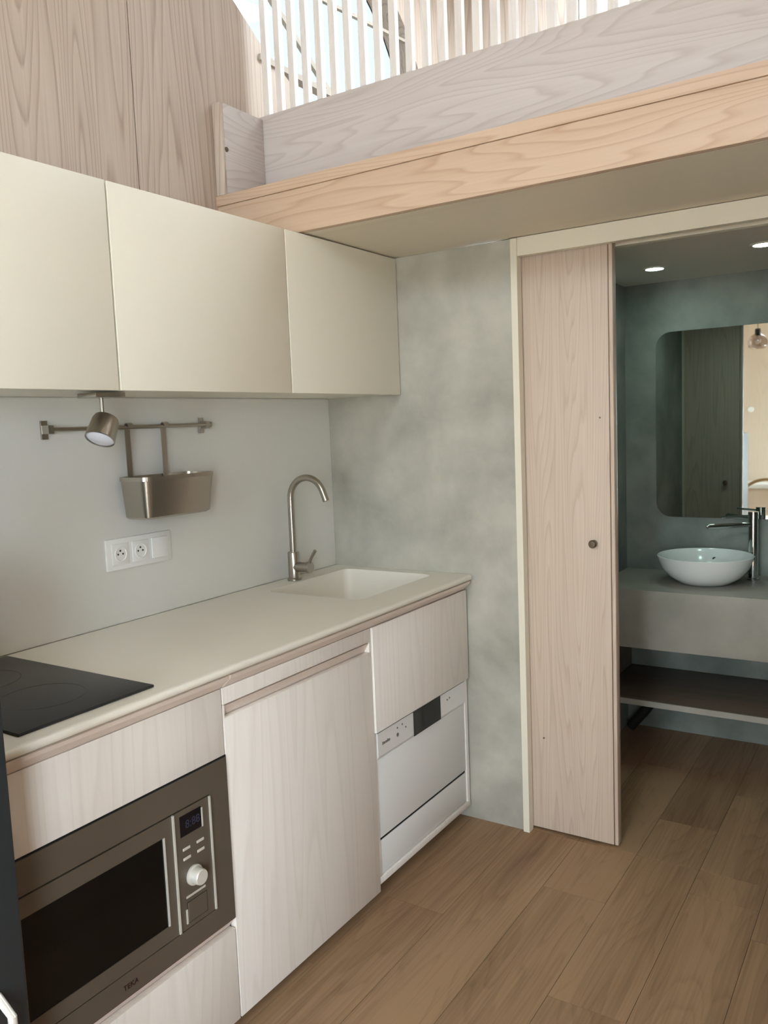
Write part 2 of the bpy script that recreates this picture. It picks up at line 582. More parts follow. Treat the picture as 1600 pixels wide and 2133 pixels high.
# --- bathroom shell
BL = 0.79
t = box('wall_bath_left', 0.70, BL, 0.10, BATH_END, -0.01, 2.0, 'bath'); tag(t, 'left microcement wall of the bathroom', None, None, S)
t = box('wall_bath_back', 0.70, ROOM_R, BATH_END, BATH_END + 0.1, -0.06, 2.0, 'bath'); tag(t, 'back microcement wall of the bathroom carrying the mirror', None, None, S)
t = box('wall_bath_right', ROOM_R, ROOM_R + 0.1, 0.0, BATH_END + 0.1, -0.06, 2.15, 'bath'); tag(t, 'right wall of the bathroom', None, None, S)
t = box('ceiling', 0.70, ROOM_R, 0.10, BATH_END + 0.1, 2.0, 2.15, 'ceiling'); tag(t, 'bathroom ceiling with two small downlights', None, None, S)

# --- loft slab, soffit and upper shell
t = box('ceiling', 0.0, ROOM_R, -0.515, 0.10, 2.022, 2.15, 'soffit'); tag(t, 'wood soffit under the loft', None, None, S)
t = box('floor', 0.0, ROOM_R, -0.515, BATH_END, 2.152, 2.18, 'oak_trim'); tag(t, 'boarded floor of the loft', None, None, S)
lw = empty('wall_loft', (1.2, BATH_END, 2.18), 'back wall of the loft clad in pale upright boards', None, None, S)
k = 0
x = 0.0
while x < ROOM_R - 0.01:
    x2 = min(x + 0.3, ROOM_R)
    box('wood_panel', x + g, x2 - g, BATH_END, BATH_END + 0.1, 2.15, ZT, 'ash_panel', lw)
    x = x2
wr = boxes('wall_right', [(ROOM_R, ROOM_R + 0.12, ROOM_END, RW[0], -0.06, TOP), (ROOM_R, ROOM_R + 0.12, RW[1], 0.0, -0.06, 2.15),
                          (ROOM_R, ROOM_R + 0.12, RW[1], BATH_END + 0.1, 2.15, TOP), (ROOM_R, ROOM_R + 0.12, RW[0], RW[1], -0.06, RW[2]),
                          (ROOM_R, ROOM_R + 0.12, RW[0], RW[1], RW[3], TOP)], 'ash_panel')
tag(wr, 'right wall of the room with a window', None, None, S)
EY0, EY1 = ROOM_END - 0.12, ROOM_END
we = boxes('wall_end', [(-0.12, GW[0], EY0, EY1, -0.06, TOP), (GD[1], ROOM_R + 0.12, EY0, EY1, -0.06, TOP),
                        (GW[0], GD[0], EY0, EY1, -0.06, GW[2]), (GD[0], GD[1], EY0, EY1, GD[3], GW[2]),
                        (GW[0], GD[1], EY0, EY1, GW[3], TOP), (GD[0], GD[1], EY0, EY1, -0.06, GD[2])], 'end_wood')
tag(we, 'warm wood wall at the far end, seen in the mirror', None, None, S)
t = boxes('ceiling', [(-0.12, ROOM_R + 0.12, ROOM_END - 0.12, SK[2], TOP, TOP + 0.1), (-0.12, SK[0], SK[2], SK[3], TOP, TOP + 0.1),
                      (SK[1], ROOM_R + 0.12, SK[2], SK[3], TOP, TOP + 0.1), (-0.12, ROOM_R + 0.12, SK[3], BATH_END + 0.1, TOP, TOP + 0.1)], 'ceiling')
tag(t, 'high white ceiling over kitchen and loft', None, None, S)
w4 = empty('added_roof_window', ((SK[0] + SK[1]) / 2, (SK[2] + SK[3]) / 2, TOP + 0.05), 'unseen roof window added to brighten the loft', None, None, S)  # added out of view to bring light into the loft
ring_plate('window_frame', rect(*SK), rect(SK[0] + 0.05, SK[1] - 0.05, SK[2] + 0.05, SK[3] - 0.05), 'z', TOP + 0.02, TOP + 0.08, 'trimw', w4)
box('pane', SK[0] + 0.05, SK[1] - 0.05, SK[2] + 0.05, SK[3] - 0.05, TOP + 0.05, TOP + 0.056, 'glass', w4)
t = box('ground', -9, 12, -13, 9, -0.40, -0.30, 'ground'); tag(t, 'gravel ground outside the house', None, None, S)
d2 = empty('door_2', ((GD[0] + GD[1]) / 2, ROOM_END - 0.06, GD[2]), 'glazed entrance door in the end wall', None, None, S)
ring_plate('door_frame', rect(*GD), rect(GD[0] + 0.06, GD[1] - 0.06, GD[2] + 0.08, GD[3] - 0.06), 'y', ROOM_END - 0.10, ROOM_END - 0.04, 'trimw', d2)
box('pane', GD[0] + 0.06, GD[1] - 0.06, ROOM_END - 0.075, ROOM_END - 0.068, GD[2] + 0.08, GD[3] - 0.06, 'glass', d2)
w3 = empty('window_3', ((GW[0] + GW[1]) / 2, ROOM_END - 0.06, GW[2]), 'wide gable window high in the end wall', None, None, S)
ring_plate('window_frame', rect(*GW), rect(GW[0] + 0.05, GW[1] - 0.05, GW[2] + 0.05, GW[3] - 0.05), 'y', ROOM_END - 0.10, ROOM_END - 0.04, 'trimw', w3)
box('pane', GW[0] + 0.05, GW[1] - 0.05, ROOM_END - 0.075, ROOM_END - 0.068, GW[2] + 0.05, GW[3] - 0.05, 'glass', w3)
w2 = empty('window_2', (ROOM_R + 0.06, (RW[0] + RW[1]) / 2, RW[2]), 'window in the right wall', None, None, S)
ring_plate('window_frame', rect(*RW), rect(RW[0] + 0.05, RW[1] - 0.05, RW[2] + 0.05, RW[3] - 0.05), 'x', ROOM_R + 0.03, ROOM_R + 0.09, 'trimw', w2)
box('pane', ROOM_R + 0.055, ROOM_R + 0.062, RW[0] + 0.05, RW[1] - 0.05, RW[2] + 0.05, RW[3] - 0.05, 'glass', w2)

# ================================================================== LOFT FRONT
bm_o = tag(box('loft_beam', 0.0, ROOM_R, -0.54, -0.516, 2.022, 2.149, 'beam', None, 0.0015),
           'long warm pine beam with bold grain along the loft edge', 'beam')
lg = empty('loft_balustrade', (1.2, -0.42, 2.15), 'whitewashed loft parapet with a row of upright slats', 'railing')
box('ledge', 0.0, ROOM_R, -0.545, -0.516, 2.1495, 2.181, 'beam', lg, 0.001)
box('ledge_top', 0.0005, ROOM_R, -0.516, -0.323, 2.181, 2.186, 'beam', lg)
sb = box('side_board', 0.0005, 0.042, -0.536, -0.346, 2.1815, 2.462, 'ash_y', lg, 0.0015)
box('side_edge', 0.004, 0.042, -0.545, -0.5365, 2.1815, 2.464, 'ash_panel', lg, 0.001)
lathe('bolt', [(0.0, 0.004), (0.007, 0.003), (0.008, 0.0)], (0.042, -0.530, 2.322), (1, 0, 0), 'knob', sb, 12)
box('front_board', 0.0005, ROOM_R, -0.345, -0.323, 2.1865, 2.472, 'ash_x', lg, 0.0015)
sl0 = None
x = 0.050
while x + 0.024 < ROOM_R:
    if sl0 is None:
        sl0 = box('slat', x, x + 0.022, -0.345, -0.323, 2.472, 3.25, 'slat', lg, 0.001, 1)
    else:
        o = sl0.copy()
        COL.objects.link(o)
        o.location.x = x + 0.011 - wloc(lg).x
    x += 0.0552
box('top_rail', 0.0005, ROOM_R, -0.349, -0.319, 3.25, 3.29, 'ash_x', lg, 0.002)

# ================================================================== UPPER CABINETS
U0, U1, DU = 1.540, 2.018, 0.332
for (y0, y1, lab) in ((-1.851, -1.259, 'cream wall cabinet at the left, in shade, spotlight under its corner'),
                      (-1.259, -0.620, 'widest cream wall cabinet, catching the light, in the middle of the row'),
                      (-0.620, -0.002, 'cream wall cabinet in the corner beside the grey wall')):
    c = empty('wall_cabinet', (0.17, (y0 + y1) / 2, U0), lab, 'cabinet', 'cream wall cabinets')
    box('body', 0.006, DU - 0.021, y0 + 0.001, y1 - 0.001, U0 + 0.002, U1, 'cream', c)
    box('door', DU - 0.0195, DU, y0 + 0.003, y1 - 0.0025, U0, U1 - 0.001, 'cream', c, 0.0015)

# ================================================================== BASE CABINETS
DF, ZB, ZF = 0.572, 0.032, 0.846


def plinth(c, y0, y1):
    box('plinth', 0.02, 0.515, y0 + 0.001, y1 - 0.001, 0.001, ZB + 0.001, 'gap', c)


def groove(y0, y1, zt, zb, parent):
    """slanting back of a finger groove behind the lip of a front"""
    return prism('grip_profile', [(DF - 0.001, zt), (DF - 0.0225, zb - 0.006), (DF - 0.027, zb - 0.006), (DF - 0.027, zt)], 'y', y0, y1, 'strip', parent)


# microwave cabinet
Y3, Y2, Y1 = -1.853, -1.233, -0.614
c = empty('base_cabinet', (0.29, (Y3 + Y2) / 2, 0), 'pale wood base cabinet holding the microwave between two drawers', 'cabinet')
plinth(c, Y3, Y2)
boxes('carcass', [(0.006, DF - 0.02, Y3 + 0.001, Y3 + 0.017, ZB, 0.838), (0.006, DF - 0.02, Y2 - 0.017, Y2 - 0.001, ZB, 0.838),
                  (0.006, DF - 0.02, Y3 + 0.017, Y2 - 0.017, ZB, 0.05), (0.006, DF - 0.03, Y3 + 0.017, Y2 - 0.017, 0.29, 0.306),
                  (0.006, DF - 0.03, Y3 + 0.017, Y2 - 0.017, 0.692, 0.708)], 'front', c)
box('drawer_front', DF - 0.018, DF, Y3 + 0.002, Y2 - 0.0025, 0.689, ZF, 'front', c, 0.001)
box('drawer_front', DF - 0.018, DF, Y3 + 0.002, Y2 - 0.0025, ZB, 0.262, 'front', c, 0.001)
groove(Y3 + 0.002, Y2 - 0.0025, 0.287, 0.262, c)
# middle cabinet
c = empty('base_cabinet', (0.29, (Y2 + Y1) / 2, 0), 'whitewashed base cabinet with one tall door between microwave and dishwasher', 'cabinet')
plinth(c, Y2, Y1)
box('carcass', 0.006, DF - 0.028, Y2 + 0.001, Y1 - 0.001, ZB, 0.838, 'front', c)
box('rail', DF - 0.018, DF, Y2 + 0.002, Y1 - 0.002, 0.806, ZF, 'front', c, 0.001)
dmid = box('door', DF - 0.018, DF, Y2 + 0.002, Y1 - 0.002, ZB, 0.774, 'front', c, 0.001)
groove(Y2 + 0.006, Y1 - 0.010, 0.8025, 0.774, c)
for ya, yb in ((Y2 + 0.002, Y2 + 0.006), (Y1 - 0.010, Y1 - 0.002)):
    box('grip_end', DF - 0.020, DF, ya, yb, 0.7745, 0.805, 'front', dmid)
# dishwasher cabinet
c = empty('base_cabinet', (0.29, Y1 / 2, 0), 'pale wood sink cabinet with a fixed front above the dishwasher', 'cabinet')
plinth(c, Y1, -0.012)
boxes('carcass', [(0.006, DF - 0.004, Y1 + 0.001, Y1 + 0.012, ZB + 0.02, 0.838), (0.006, DF - 0.004, -0.030, -0.012, ZB + 0.02, 0.838),
                  (0.006, DF - 0.02, Y1 + 0.012, -0.030, ZB + 0.02, 0.068)], 'front', c)
box('fixed_front', DF - 0.003, DF + 0.006, Y1 + 0.002, -0.014, 0.526, ZF, 'front', c, 0.001)
box('bottom_rail', DF - 0.020, DF - 0.002, Y1 + 0.002, -0.014, ZB + 0.02, 0.072, 'front', c, 0.001)

# worktop with sink cut-out
H, TH = 0.900, 0.020
SX0, SX1, SY0, SY1 = 0.095, 0.470, -0.515, -0.058
wt = empty('worktop', (0.3, -0.9, H - TH), 'off-white worktop with an integrated sink and rounded front edge', 'worktop')
c0 = Vector((0.3, -0.9, H - TH / 2))
bm = bmesh.new()
sr = 0.03
outer = rect(0.006, 0.588, -1.853, -0.001)
inner = rrect(SX0, SX1, SY0, SY1, sr, 5)
# ring between a 24-point outer rectangle and the rounded cut-out
n_in = len(inner)
out_pts = []
cx, cy = (SX0 + SX1) / 2, (SY0 + SY1) / 2
q = n_in // 4
corners = [(0.588, -1.853), (0.588, -0.001), (0.006, -0.001), (0.006, -1.853)]
for i_ in range(n_in):
    out_pts.append(corners[i_ // q])
top_i = [bm.verts.new(Vector((u, v, H)) - c0) for u, v in inner]
bot_i = [bm.verts.new(Vector((u, v, H - TH)) - c0) for u, v in inner]
top_c = [bm.verts.new(Vector((u, v, H)) - c0) for u, v in corners]
bot_c = [bm.verts.new(Vector((u, v, H - TH)) - c0) for u, v in corners]
for T_i, T_c in ((top_i, top_c), (bot_i, bot_c)):
    for i_ in range(n_in):
        j_ = (i_ + 1) % n_in
        a, b = T_c[i_ // q], T_c[j_ // q]
        bm.faces.new((T_i[i_], T_i[j_], a) if a is b else (T_i[i_], T_i[j_], b, a))
for i_ in range(4):
    j_ = (i_ + 1) % 4
    bm.faces.new((top_c[i_], top_c[j_], bot_c[j_], bot_c[i_]))
finish(bm, 'slab', 'worktop', wt, c0)
# rounded nosing + sloped grip profile below
nose = [(0.588, H)]
for k in range(1, 9):
    a = math.radians(90 - 22.5 * k * 0.9)
    nose.append((0.592 + 0.0095 * math.cos(a), H - 0.0095 + 0.0095 * math.sin(a)))
nose += [(0.588, H - TH)]
prism('nosing', nose, 'y', -1.853, -0.012, 'worktop', wt, smooth=True)
for ya, yb in ((-1.853, Y2 - 0.002), (Y2 + 0.006, -0.022)):
    prism('edge_profile', [(0.548, H - TH), (0.600, H - TH - 0.0005), (0.596, 0.870), (0.586, 0.861), (0.571, 0.8475), (0.548, 0.8475)], 'y', ya, yb, 'strip', wt)
# basin
bm = bmesh.new()
dz = 0.165
c1 = Vector((cx, cy, H - TH - 0.01))
lv = [(0.0, 0.0), (0.0, -TH), (0.004, -0.06), (0.006, -dz + 0.03), (0.012, -dz + 0.010), (0.03, -dz)]
rings = []
for off, z in lv:
    rings.append([bm.verts.new(Vector((u, v, H + z)) - c1) for u, v in rrect(SX0 + off, SX1 - off, SY0 + off, SY1 - off, sr, 5)])
for A, B in zip(rings, rings[1:]):
    for i_ in range(n_in):
        j_ = (i_ + 1) % n_in
        bm.faces.new((A[i_], A[j_], B[j_], B[i_]))
bm.faces.new(rings[-1])
bs = finish(bm, 'sink_basin', 'worktop', wt, c1, smooth=True)
lathe('drain', [(0.0, 0.002), (0.03, 0.002), (0.036, 0.004), (0.038, 0.0)], (cx, cy, H - dz), (0, 0, 1), 'steel', bs, 24)

# ================================================================== HOB
hb = empty('hob', (0.29, -1.573, H), 'slim dark ceramic hob set in the worktop end', 'hob')
box('glass_plate', 0.030, 0.556, -1.732, -1.414, H + 0.0005, H + 0.0065, 'hob', hb, 0.0015)
for xx in (0.175, 0.40):
    ring_plate('zone_mark', [(xx + 0.085 * math.cos(a * math.pi / 16), -1.573 + 0.085 * math.sin(a * math.pi / 16)) for a in range(32)],
               [(xx + 0.083 * math.cos(a * math.pi / 16), -1.573 + 0.083 * math.sin(a * math.pi / 16)) for a in range(32)], 'z', H + 0.0066, H + 0.0068, 'fridge', hb)
for k in range(4):
    lathe('touch_key', [(0.0, 0.0003), (0.005, 0.0003), (0.005, 0.0)], (0.53, -1.50 + 0.018 * k, H + 0.0066), (0, 0, 1), 'fridge', hb, 12)

# ================================================================== TAP
tp = empty('kitchen_tap', (0.052, -0.315, H), 'brushed steel gooseneck tap behind the sink', 'tap')
bx_, by_ = 0.055, -0.318
lathe('base', [(0.0255, 0.0), (0.0255, 0.006), (0.0205, 0.010), (0.0205, 0.098), (0.018, 0.102), (0.0, 0.102)], (bx_, by_, H + 0.0003), (0, 0, 1), 'steel', tp, 24)
R_ = 0.074
pts = [(bx_, by_, H + 0.09), (bx_, by_, H + 0.2)]
for k in range(0, 21):
    a = math.radians(180 - 7.9 * k)
    pts.append((bx_ + R_ + R_ * math.cos(a), by_, H + 0.290 + R_ * math.sin(a)))
a = math.radians(180 - 7.9 * 20)
pts.append((pts[-1][0] + 0.036 * math.sin(a), by_, pts[-1][2] - 0.036 * math.cos(a)))
tube('spout', pts, 0.0115, 'steel', tp, 16)
lathe('valve', [(0.0175, 0.0), (0.0175, 0.054), (0.0205, 0.056), (0.0205, 0.068), (0.0, 0.069)], (bx_ + 0.006, by_, H + 0.048), (1, 0, 0.02), 'steel', tp, 24)
tube('lever', [(bx_ + 0.066, by_, H + 0.058), (bx_ + 0.080, by_, H + 0.085), (bx_ + 0.098, by_, H + 0.110)], [0.0055, 0.0055, 0.006], 'steel', tp, 10)

# ================================================================== RAIL AND CUTLERY BASKET
rl = empty('utensil_rail', (0.03, -0.967, 1.44), 'thin steel utensil rail on the backsplash', 'rail')
tube('bar', [(0.032, -1.238, 1.456), (0.032, -0.690, 1.458)], 0.0058, 'steel', rl, 12)
for yy in (-1.244, -0.684):
    b = boxes('bracket', [(0.006, 0.012, yy - 0.009, yy + 0.009, 1.432, 1.480), (0.012, 0.040, yy - 0.008, yy + 0.008, 1.446, 1.468)], 'steel', rl)
lathe('end_cap', [(0.0085, 0.0), (0.0085, 0.024), (0.0, 0.025)], (0.032, -0.690, 1.458), (0, 1, 0), 'steel', rl, 14)

bk = empty('cutlery_basket', (0.075, -0.885, 1.195), 'tapered steel basket hanging from the rail by two straps', 'basket')
y0, y1 = -1.032, -0.757
sec = [(1.198, 0.020, 0.014), (1.204, 0.012, 0.018), (1.235, 0.008, 0.022), (1.317, 0.0, 0.026)]
bm = bmesh.new()
c2 = Vector((0.075, (y0 + y1) / 2, 1.26))
rings = []
X0, X1 = 0.016, 0.134
for z, ins, r in sec:
    rings.append([bm.verts.new(Vector((u, v, z)) - c2) for u, v in rrect(X0 + ins * 0.4, X1 - ins, y0 + ins, y1 - ins, r, 6)])
for z, ins, r in ((1.317, 0.003, 0.024), (1.235, 0.011, 0.020), (1.206, 0.016, 0.016)):
    rings.append([bm.verts.new(Vector((u, v, z)) - c2) for u, v in rrect(X0 + ins * 0.4 + 0.001, X1 - ins, y0 + ins, y1 - ins, r, 6)])
nr = len(rings[0])
for A, B in zip(rings, rings[1:]):
    for i_ in range(nr):
        j_ = (i_ + 1) % nr
        bm.faces.new((A[i_], A[j_], B[j_], B[i_]))
bm.faces.new(rings[0]); bm.faces.new(rings[-1])
finish(bm, 'tray', 'steel', bk, c2, smooth=True)
rim_o = rrect(X0 - 0.0015, X1 + 0.0015, y0 - 0.0015, y1 + 0.0015, 0.027, 6)
rim_i = rrect(X0 + 0.0005, X1 - 0.0005, y0 + 0.0005, y1 - 0.0005, 0.025, 6)
ring_plate('rim', rim_o, rim_i, 'z', 1.306, 1.3175, 'steel', bk)
for yy in (-0.988, -0.855):
    prism('strap', [(0.0225, 1.30), (0.0245, 1.30), (0.0245, 1.452), (0.026, 1.4635), (0.032, 1.4665), (0.038, 1.4635), (0.0395, 1.456), (0.0415, 1.456),
                    (0.0400, 1.466), (0.032, 1.4695), (0.0240, 1.466), (0.0225, 1.452)], 'y', yy - 0.009, yy + 0.009, 'steel', bk)

# ================================================================== SPOTLIGHT
sp = empty('spotlight', (0.25, -1.25, 1.53), 'swivelling steel spotlight under the left wall cabinet', 'spotlight')
box('mount_plate', 0.215, 0.285, -1.292, -1.205, 1.527, 1.5385, 'steel', sp, 0.002)
box('clip', 0.235, 0.265, -1.206, -1.192, 1.527, 1.5395, 'steel', sp, 0.001)
tube('stem', [(0.25, -1.250, 1.528), (0.25, -1.250, 1.475)], 0.0048, 'steel', sp, 10)
ax = Vector((0.16, -0.52, -0.80)).normalized()
hp = Vector((0.245, -1.232, 1.482))
hd = lathe('head', [(0.0, 0.0), (0.020, 0.001), (0.029, 0.006), (0.0325, 0.016), (0.036, 0.066), (0.034, 0.067), (0.0335, 0.063)], hp, ax, 'steel', sp, 28, cap=False)
lathe('lens', [(0.0, 0.0658), (0.030, 0.0652), (0.0335, 0.063)], hp, ax, 'lens', hd, 28, cap=False)

# ================================================================== SOCKETS
so = empty('socket_plate', (0.006, -0.961, 1.10), 'white triple plate with two sockets and a switch on the backsplash', 'socket')
box('plate', 0.0052, 0.012, -1.081, -0.842, 1.056, 1.145, 'white', so, 0.002)
for k, yy in enumerate((-1.033, -0.961)):
    box('insert', 0.012, 0.0145, yy - 0.030, yy + 0.030, 1.0705, 1.1305, 'white', so, 0.001)
    w_ = lathe('socket_well', [(0.0215, 0.0), (0.0215, 0.0025), (0.0190, 0.0025), (0.0175, 0.0005), (0.0, 0.0005)], (0.0142, yy, 1.1005), (1, 0, 0), 'white', so, 24)
    for dy, dz_, r in ((-0.0085, 0.0, 0.0028), (0.0085, 0.0, 0.0028), (0.0, 0.0095, 0.003)):
        lathe('pin_hole', [(0.0, 0.0014), (r, 0.0014), (r, 0.0005)], (0.0142, yy + dy - 0.002, 1.1005 + dz_), (1, 0, 0), 'socket_hole', w_, 10)
box('rocker', 0.012, 0.0165, -0.919, -0.859, 1.0705, 1.1305, 'white', so, 0.0015)

# ================================================================== MICROWAVE
M['dark_line'] = plain('black_gap_shade', (12, 11, 10), 0.7)  # black colour stands in for the shade inside gaps
mw = empty('microwave', (0.3, -1.531, 0.306), 'bronze-tinted built-in microwave with dark window and round knob', 'microwave')
box('housing', 0.12, DF - 0.0105, -1.830, -1.256, 0.308, 0.688, 'dark_line', mw)
FX = DF + 0.004
fr_ = ring_plate('outer_frame', rect(-1.851, -1.2365, 0.2905, 0.6855), rect(-1.7955, -1.2945, 0.3425, 0.6195), 'x', DF - 0.010, FX, 'bronze', mw)
M['dark_line'] = plain('black_gap_shade', (14, 12, 11), 0.7)
ring_plate('shadow_gap', rect(-1.8528, -1.2338, 0.2872, 0.6888), rect(-1.8495, -1.238, 0.292, 0.684), 'x', DF - 0.009, FX - 0.003, 'dark_line', mw)  # black ring put in for the shade around the frame
md = ring_plate('door', rect(-1.793, -1.4105, 0.3452, 0.6165), rect(-1.772, -1.437, 0.379, 0.578), 'x', DF - 0.009, FX + 0.001, 'bronze', mw)
box('window', DF - 0.009, FX - 0.001, -1.772, -1.437, 0.379, 0.578, 'black', md)
box('window_trim', FX - 0.002, FX + 0.0025, -1.4372, -1.4335, 0.379, 0.578, 'silver', md)
box('door_trim', FX - 0.002, FX + 0.004, -1.4105, -1.4055, 0.346, 0.616, 'silver', md)
cp = box('control_panel', DF - 0.009, FX + 0.001, -1.404, -1.297, 0.3452, 0.6165, 'bronze', mw)
box('panel_trim', FX - 0.002, FX + 0.004, -1.3005, -1.2960, 0.346, 0.616, 'silver', cp)
ds = box('display', FX + 0.0008, FX + 0.002, -1.389, -1.326, 0.557, 0.604, 'display', cp)
lettering('clock_digits', '8:88', 0.026, (FX + 0.0022, -1.352, 0.580), 'digits', ds, FACE_X)
box('display_trim', FX + 0.0005, FX + 0.003, -1.3255, -1.3215, 0.556, 0.600, 'silver', cp)
for yy in (-1.3745, -1.333):
    for zz in (0.527, 0.505):
        box('button', FX + 0.0005, FX + 0.003, yy - 0.011, yy + 0.011, zz - 0.0032, zz + 0.0032, 'silver', cp, 0.001, 1)
lathe('knob', [(0.023, 0.0), (0.023, 0.004), (0.019, 0.006), (0.0175, 0.024), (0.016, 0.026), (0.0, 0.026)], (FX + 0.001, -1.357, 0.458), (1, 0, 0), 'silver', cp, 28)
box('slot', FX + 0.0005, FX + 0.002, -1.384, -1.326, 0.414, 0.419, 'silver', cp)
bt = box('door_button', FX + 0.0005, FX + 0.0025, -1.381, -1.324, 0.357, 0.403, 'bronze', cp, 0.001, 1)
ring_plate('button_gap', rect(-1.3825, -1.3225, 0.3555, 0.4045), rect(-1.381, -1.324, 0.357, 0.403), 'x', FX + 0.0006, FX + 0.0012, 'dark_line', cp)
box('button_trim', FX + 0.0005, FX + 0.003, -1.3875, -1.3835, 0.357, 0.390, 'silver', cp)
lettering('brand_lettering', 'TEKA', 0.016, (FX + 0.0006, -1.546, 0.3135), 'red', fr_, FACE_X)

# ================================================================== DISHWASHER
dw = empty('dishwasher', (0.3, -0.32, 0.07), 'compact white dishwasher under the sink cabinet front', 'dishwasher')
box('housing', 0.06, DF - 0.024, -0.598, -0.036, 0.071, 0.518, 'dw', dw)
box('door_panel', DF - 0.022, DF - 0.006, -0.598, -0.036, 0.191, 0.436, 'dw', dw, 0.0015)
ring = prism('control_panel', [(DF - 0.022, 0.437), (DF - 0.006, 0.437), (DF - 0.001, 0.446), (DF - 0.001, 0.519), (DF - 0.022, 0.519)], 'y', -0.598, -0.036, 'dw', dw)
box('handle_recess', DF - 0.0012, DF + 0.0006, -0.390, -0.214, 0.440, 0.5195, 'black', ring)
box('seam', DF - 0.022, DF - 0.009, -0.598, -0.036, 0.183, 0.190, 'dark_line', dw)
box('kick_panel', DF - 0.022, DF - 0.007, -0.598, -0.036, 0.076, 0.182, 'dw', dw, 0.0015)
boxes('brand_mark', [(DF - 0.0011, DF - 0.0004, -0.574, -0.569, 0.476, 0.486), (DF - 0.0011, DF - 0.0004, -0.567, -0.559, 0.477, 0.484), (DF - 0.0011, DF - 0.0004, -0.557, -0.549, 0.477, 0.484),
                     (DF - 0.0011, DF - 0.0004, -0.547, -0.540, 0.477, 0.486), (DF - 0.0011, DF - 0.0004, -0.538, -0.531, 0.477, 0.484)], 'grey_print', ring)
for yy, zz, r, mt_ in ((-0.487, 0.479, 0.0062, 'grey_print'), (-0.487, 0.501, 0.003, 'grey_print'), (-0.458, 0.503, 0.003, 'grey_print'), (-0.438, 0.488, 0.003, 'grey_print'),
                       (-0.165, 0.492, 0.003, 'grey_print'), (-0.148, 0.494, 0.003, 'grey_print')):
    lathe('button', [(0.0, 0.0012), (r, 0.0010), (r, 0.0)], (DF - 0.001, yy, zz), (1, 0, 0), mt_, ring, 12)

# ================================================================== FRIDGE
fg = empty('refrigerator', (0.33, -2.157, 0), 'dark refrigerator edge at the left beside the microwave cabinet', 'refrigerator')
box('body', 0.02, 0.655, -2.457, -1.857, 0.001, 1.25, 'fridge', fg, 0.003)
box('door', 0.657, 0.7185, -2.457, -1.857, 0.03, 1.25, 'fridge', fg, 0.004)
h_ = tube('handle', [(0.7185, -1.908, 0.16), (0.755, -1.908, 0.18), (0.755, -1.908, 0.55), (0.7185, -1.908, 0.57)], 0.007, 'silver', fg, 12)

# ================================================================== BATHROOM FITTINGS
VX1 = 2.20
vn = empty('vanity_unit', (1.5, 0.94, 0.26), 'long microcement vanity shelf under the round basin', 'vanity')
box('counter', BL, VX1, 0.70, BATH_END, 0.50, 0.738, 'vanity', vn, 0.002)
boxes('side_panel', [(BL, BL + 0.018, 0.712, BATH_END, 0.289, 0.50)], 'oak_trim', vn)
box('shelf', BL, VX1, 0.70, BATH_END, 0.265, 0.288, 'oak_trim', vn, 0.001)
box('shelf_edge', BL, VX1, 0.694, 0.6995, 0.265, 0.288, 'vanity', vn)
box('support', VX1 - 0.03, VX1, 0.72, BATH_END, 0.001, 0.265, 'bath', vn)
hz = tube('dark_tube', [(0.94, BATH_END - 0.02, 0.22), (0.93, BATH_END - 0.05, 0.16), (0.89, BATH_END - 0.09, 0.10), (0.85, BATH_END - 0.10, 0.05), (0.83, BATH_END - 0.10, 0.022)],
          0.021, 'gap', None, 12)  # dark bent tube built for the dark spot under the shelf
tag(hz, 'dark bent tube in the corner under the vanity shelf', 'hose')

bw = empty('wash_basin', (1.18, 0.945, 0.738), 'white round vessel basin on the vanity', 'basin')
lathe('bowl', [(0.0, 0.0005), (0.082, 0.0005), (0.100, 0.004), (0.140, 0.030), (0.168, 0.064), (0.182, 0.098), (0.187, 0.114), (0.184, 0.116), (0.180, 0.112),
               (0.172, 0.098), (0.150, 0.064), (0.115, 0.033), (0.070, 0.016), (0.0, 0.013)], (1.18, 0.945, 0.738), (0, 0, 1), 'ceramic', bw, 48, cap=False)
lathe('waste', [(0.0, 0.018), (0.020, 0.018), (0.023, 0.0145), (0.023, 0.012)], (1.18, 0.945, 0.738), (0, 0, 1), 'chrome', bw, 20)
lathe('overflow', [(0.0, 0.0015), (0.008, 0.0015), (0.009, 0.0)], (1.185, 1.103, 0.812), (0, -1, 0.55), 'chrome', bw, 14)

bt_ = empty('basin_tap', (1.345, 1.06, 0.738), 'tall chrome mixer tap beside the vessel basin', 'tap')
tx, ty = 1.342, 1.075
lathe('column', [(0.024, 0.0), (0.024, 0.006), (0.0195, 0.008), (0.0195, 0.282), (0.0, 0.283)], (tx, ty, 0.7385), (0, 0, 1), 'chrome', bt_, 24)
u = Vector((-0.80, -0.60, 0)).normalized()
P0 = Vector((tx, ty, 0.968))
tube('spout', [P0 + u * 0.012, P0 + u * 0.19, P0 + u * 0.196 + Vector((0, 0, -0.004))], [0.010, 0.010, 0.009], 'chrome', bt_, 12)
P1 = Vector((tx, ty, 1.004))
tube('lever', [P1 + u * 0.01, P1 + u * 0.135], [0.005, 0.0045], 'chrome', bt_, 10)

mo = prism('mirror', rrect(0.928, 1.62, 0.980, 1.784, 0.065, 10), 'y', BATH_END - 0.012, BATH_END - 0.001, 'mirror')
tag(mo, 'frameless mirror with rounded corners above the basin', 'mirror')

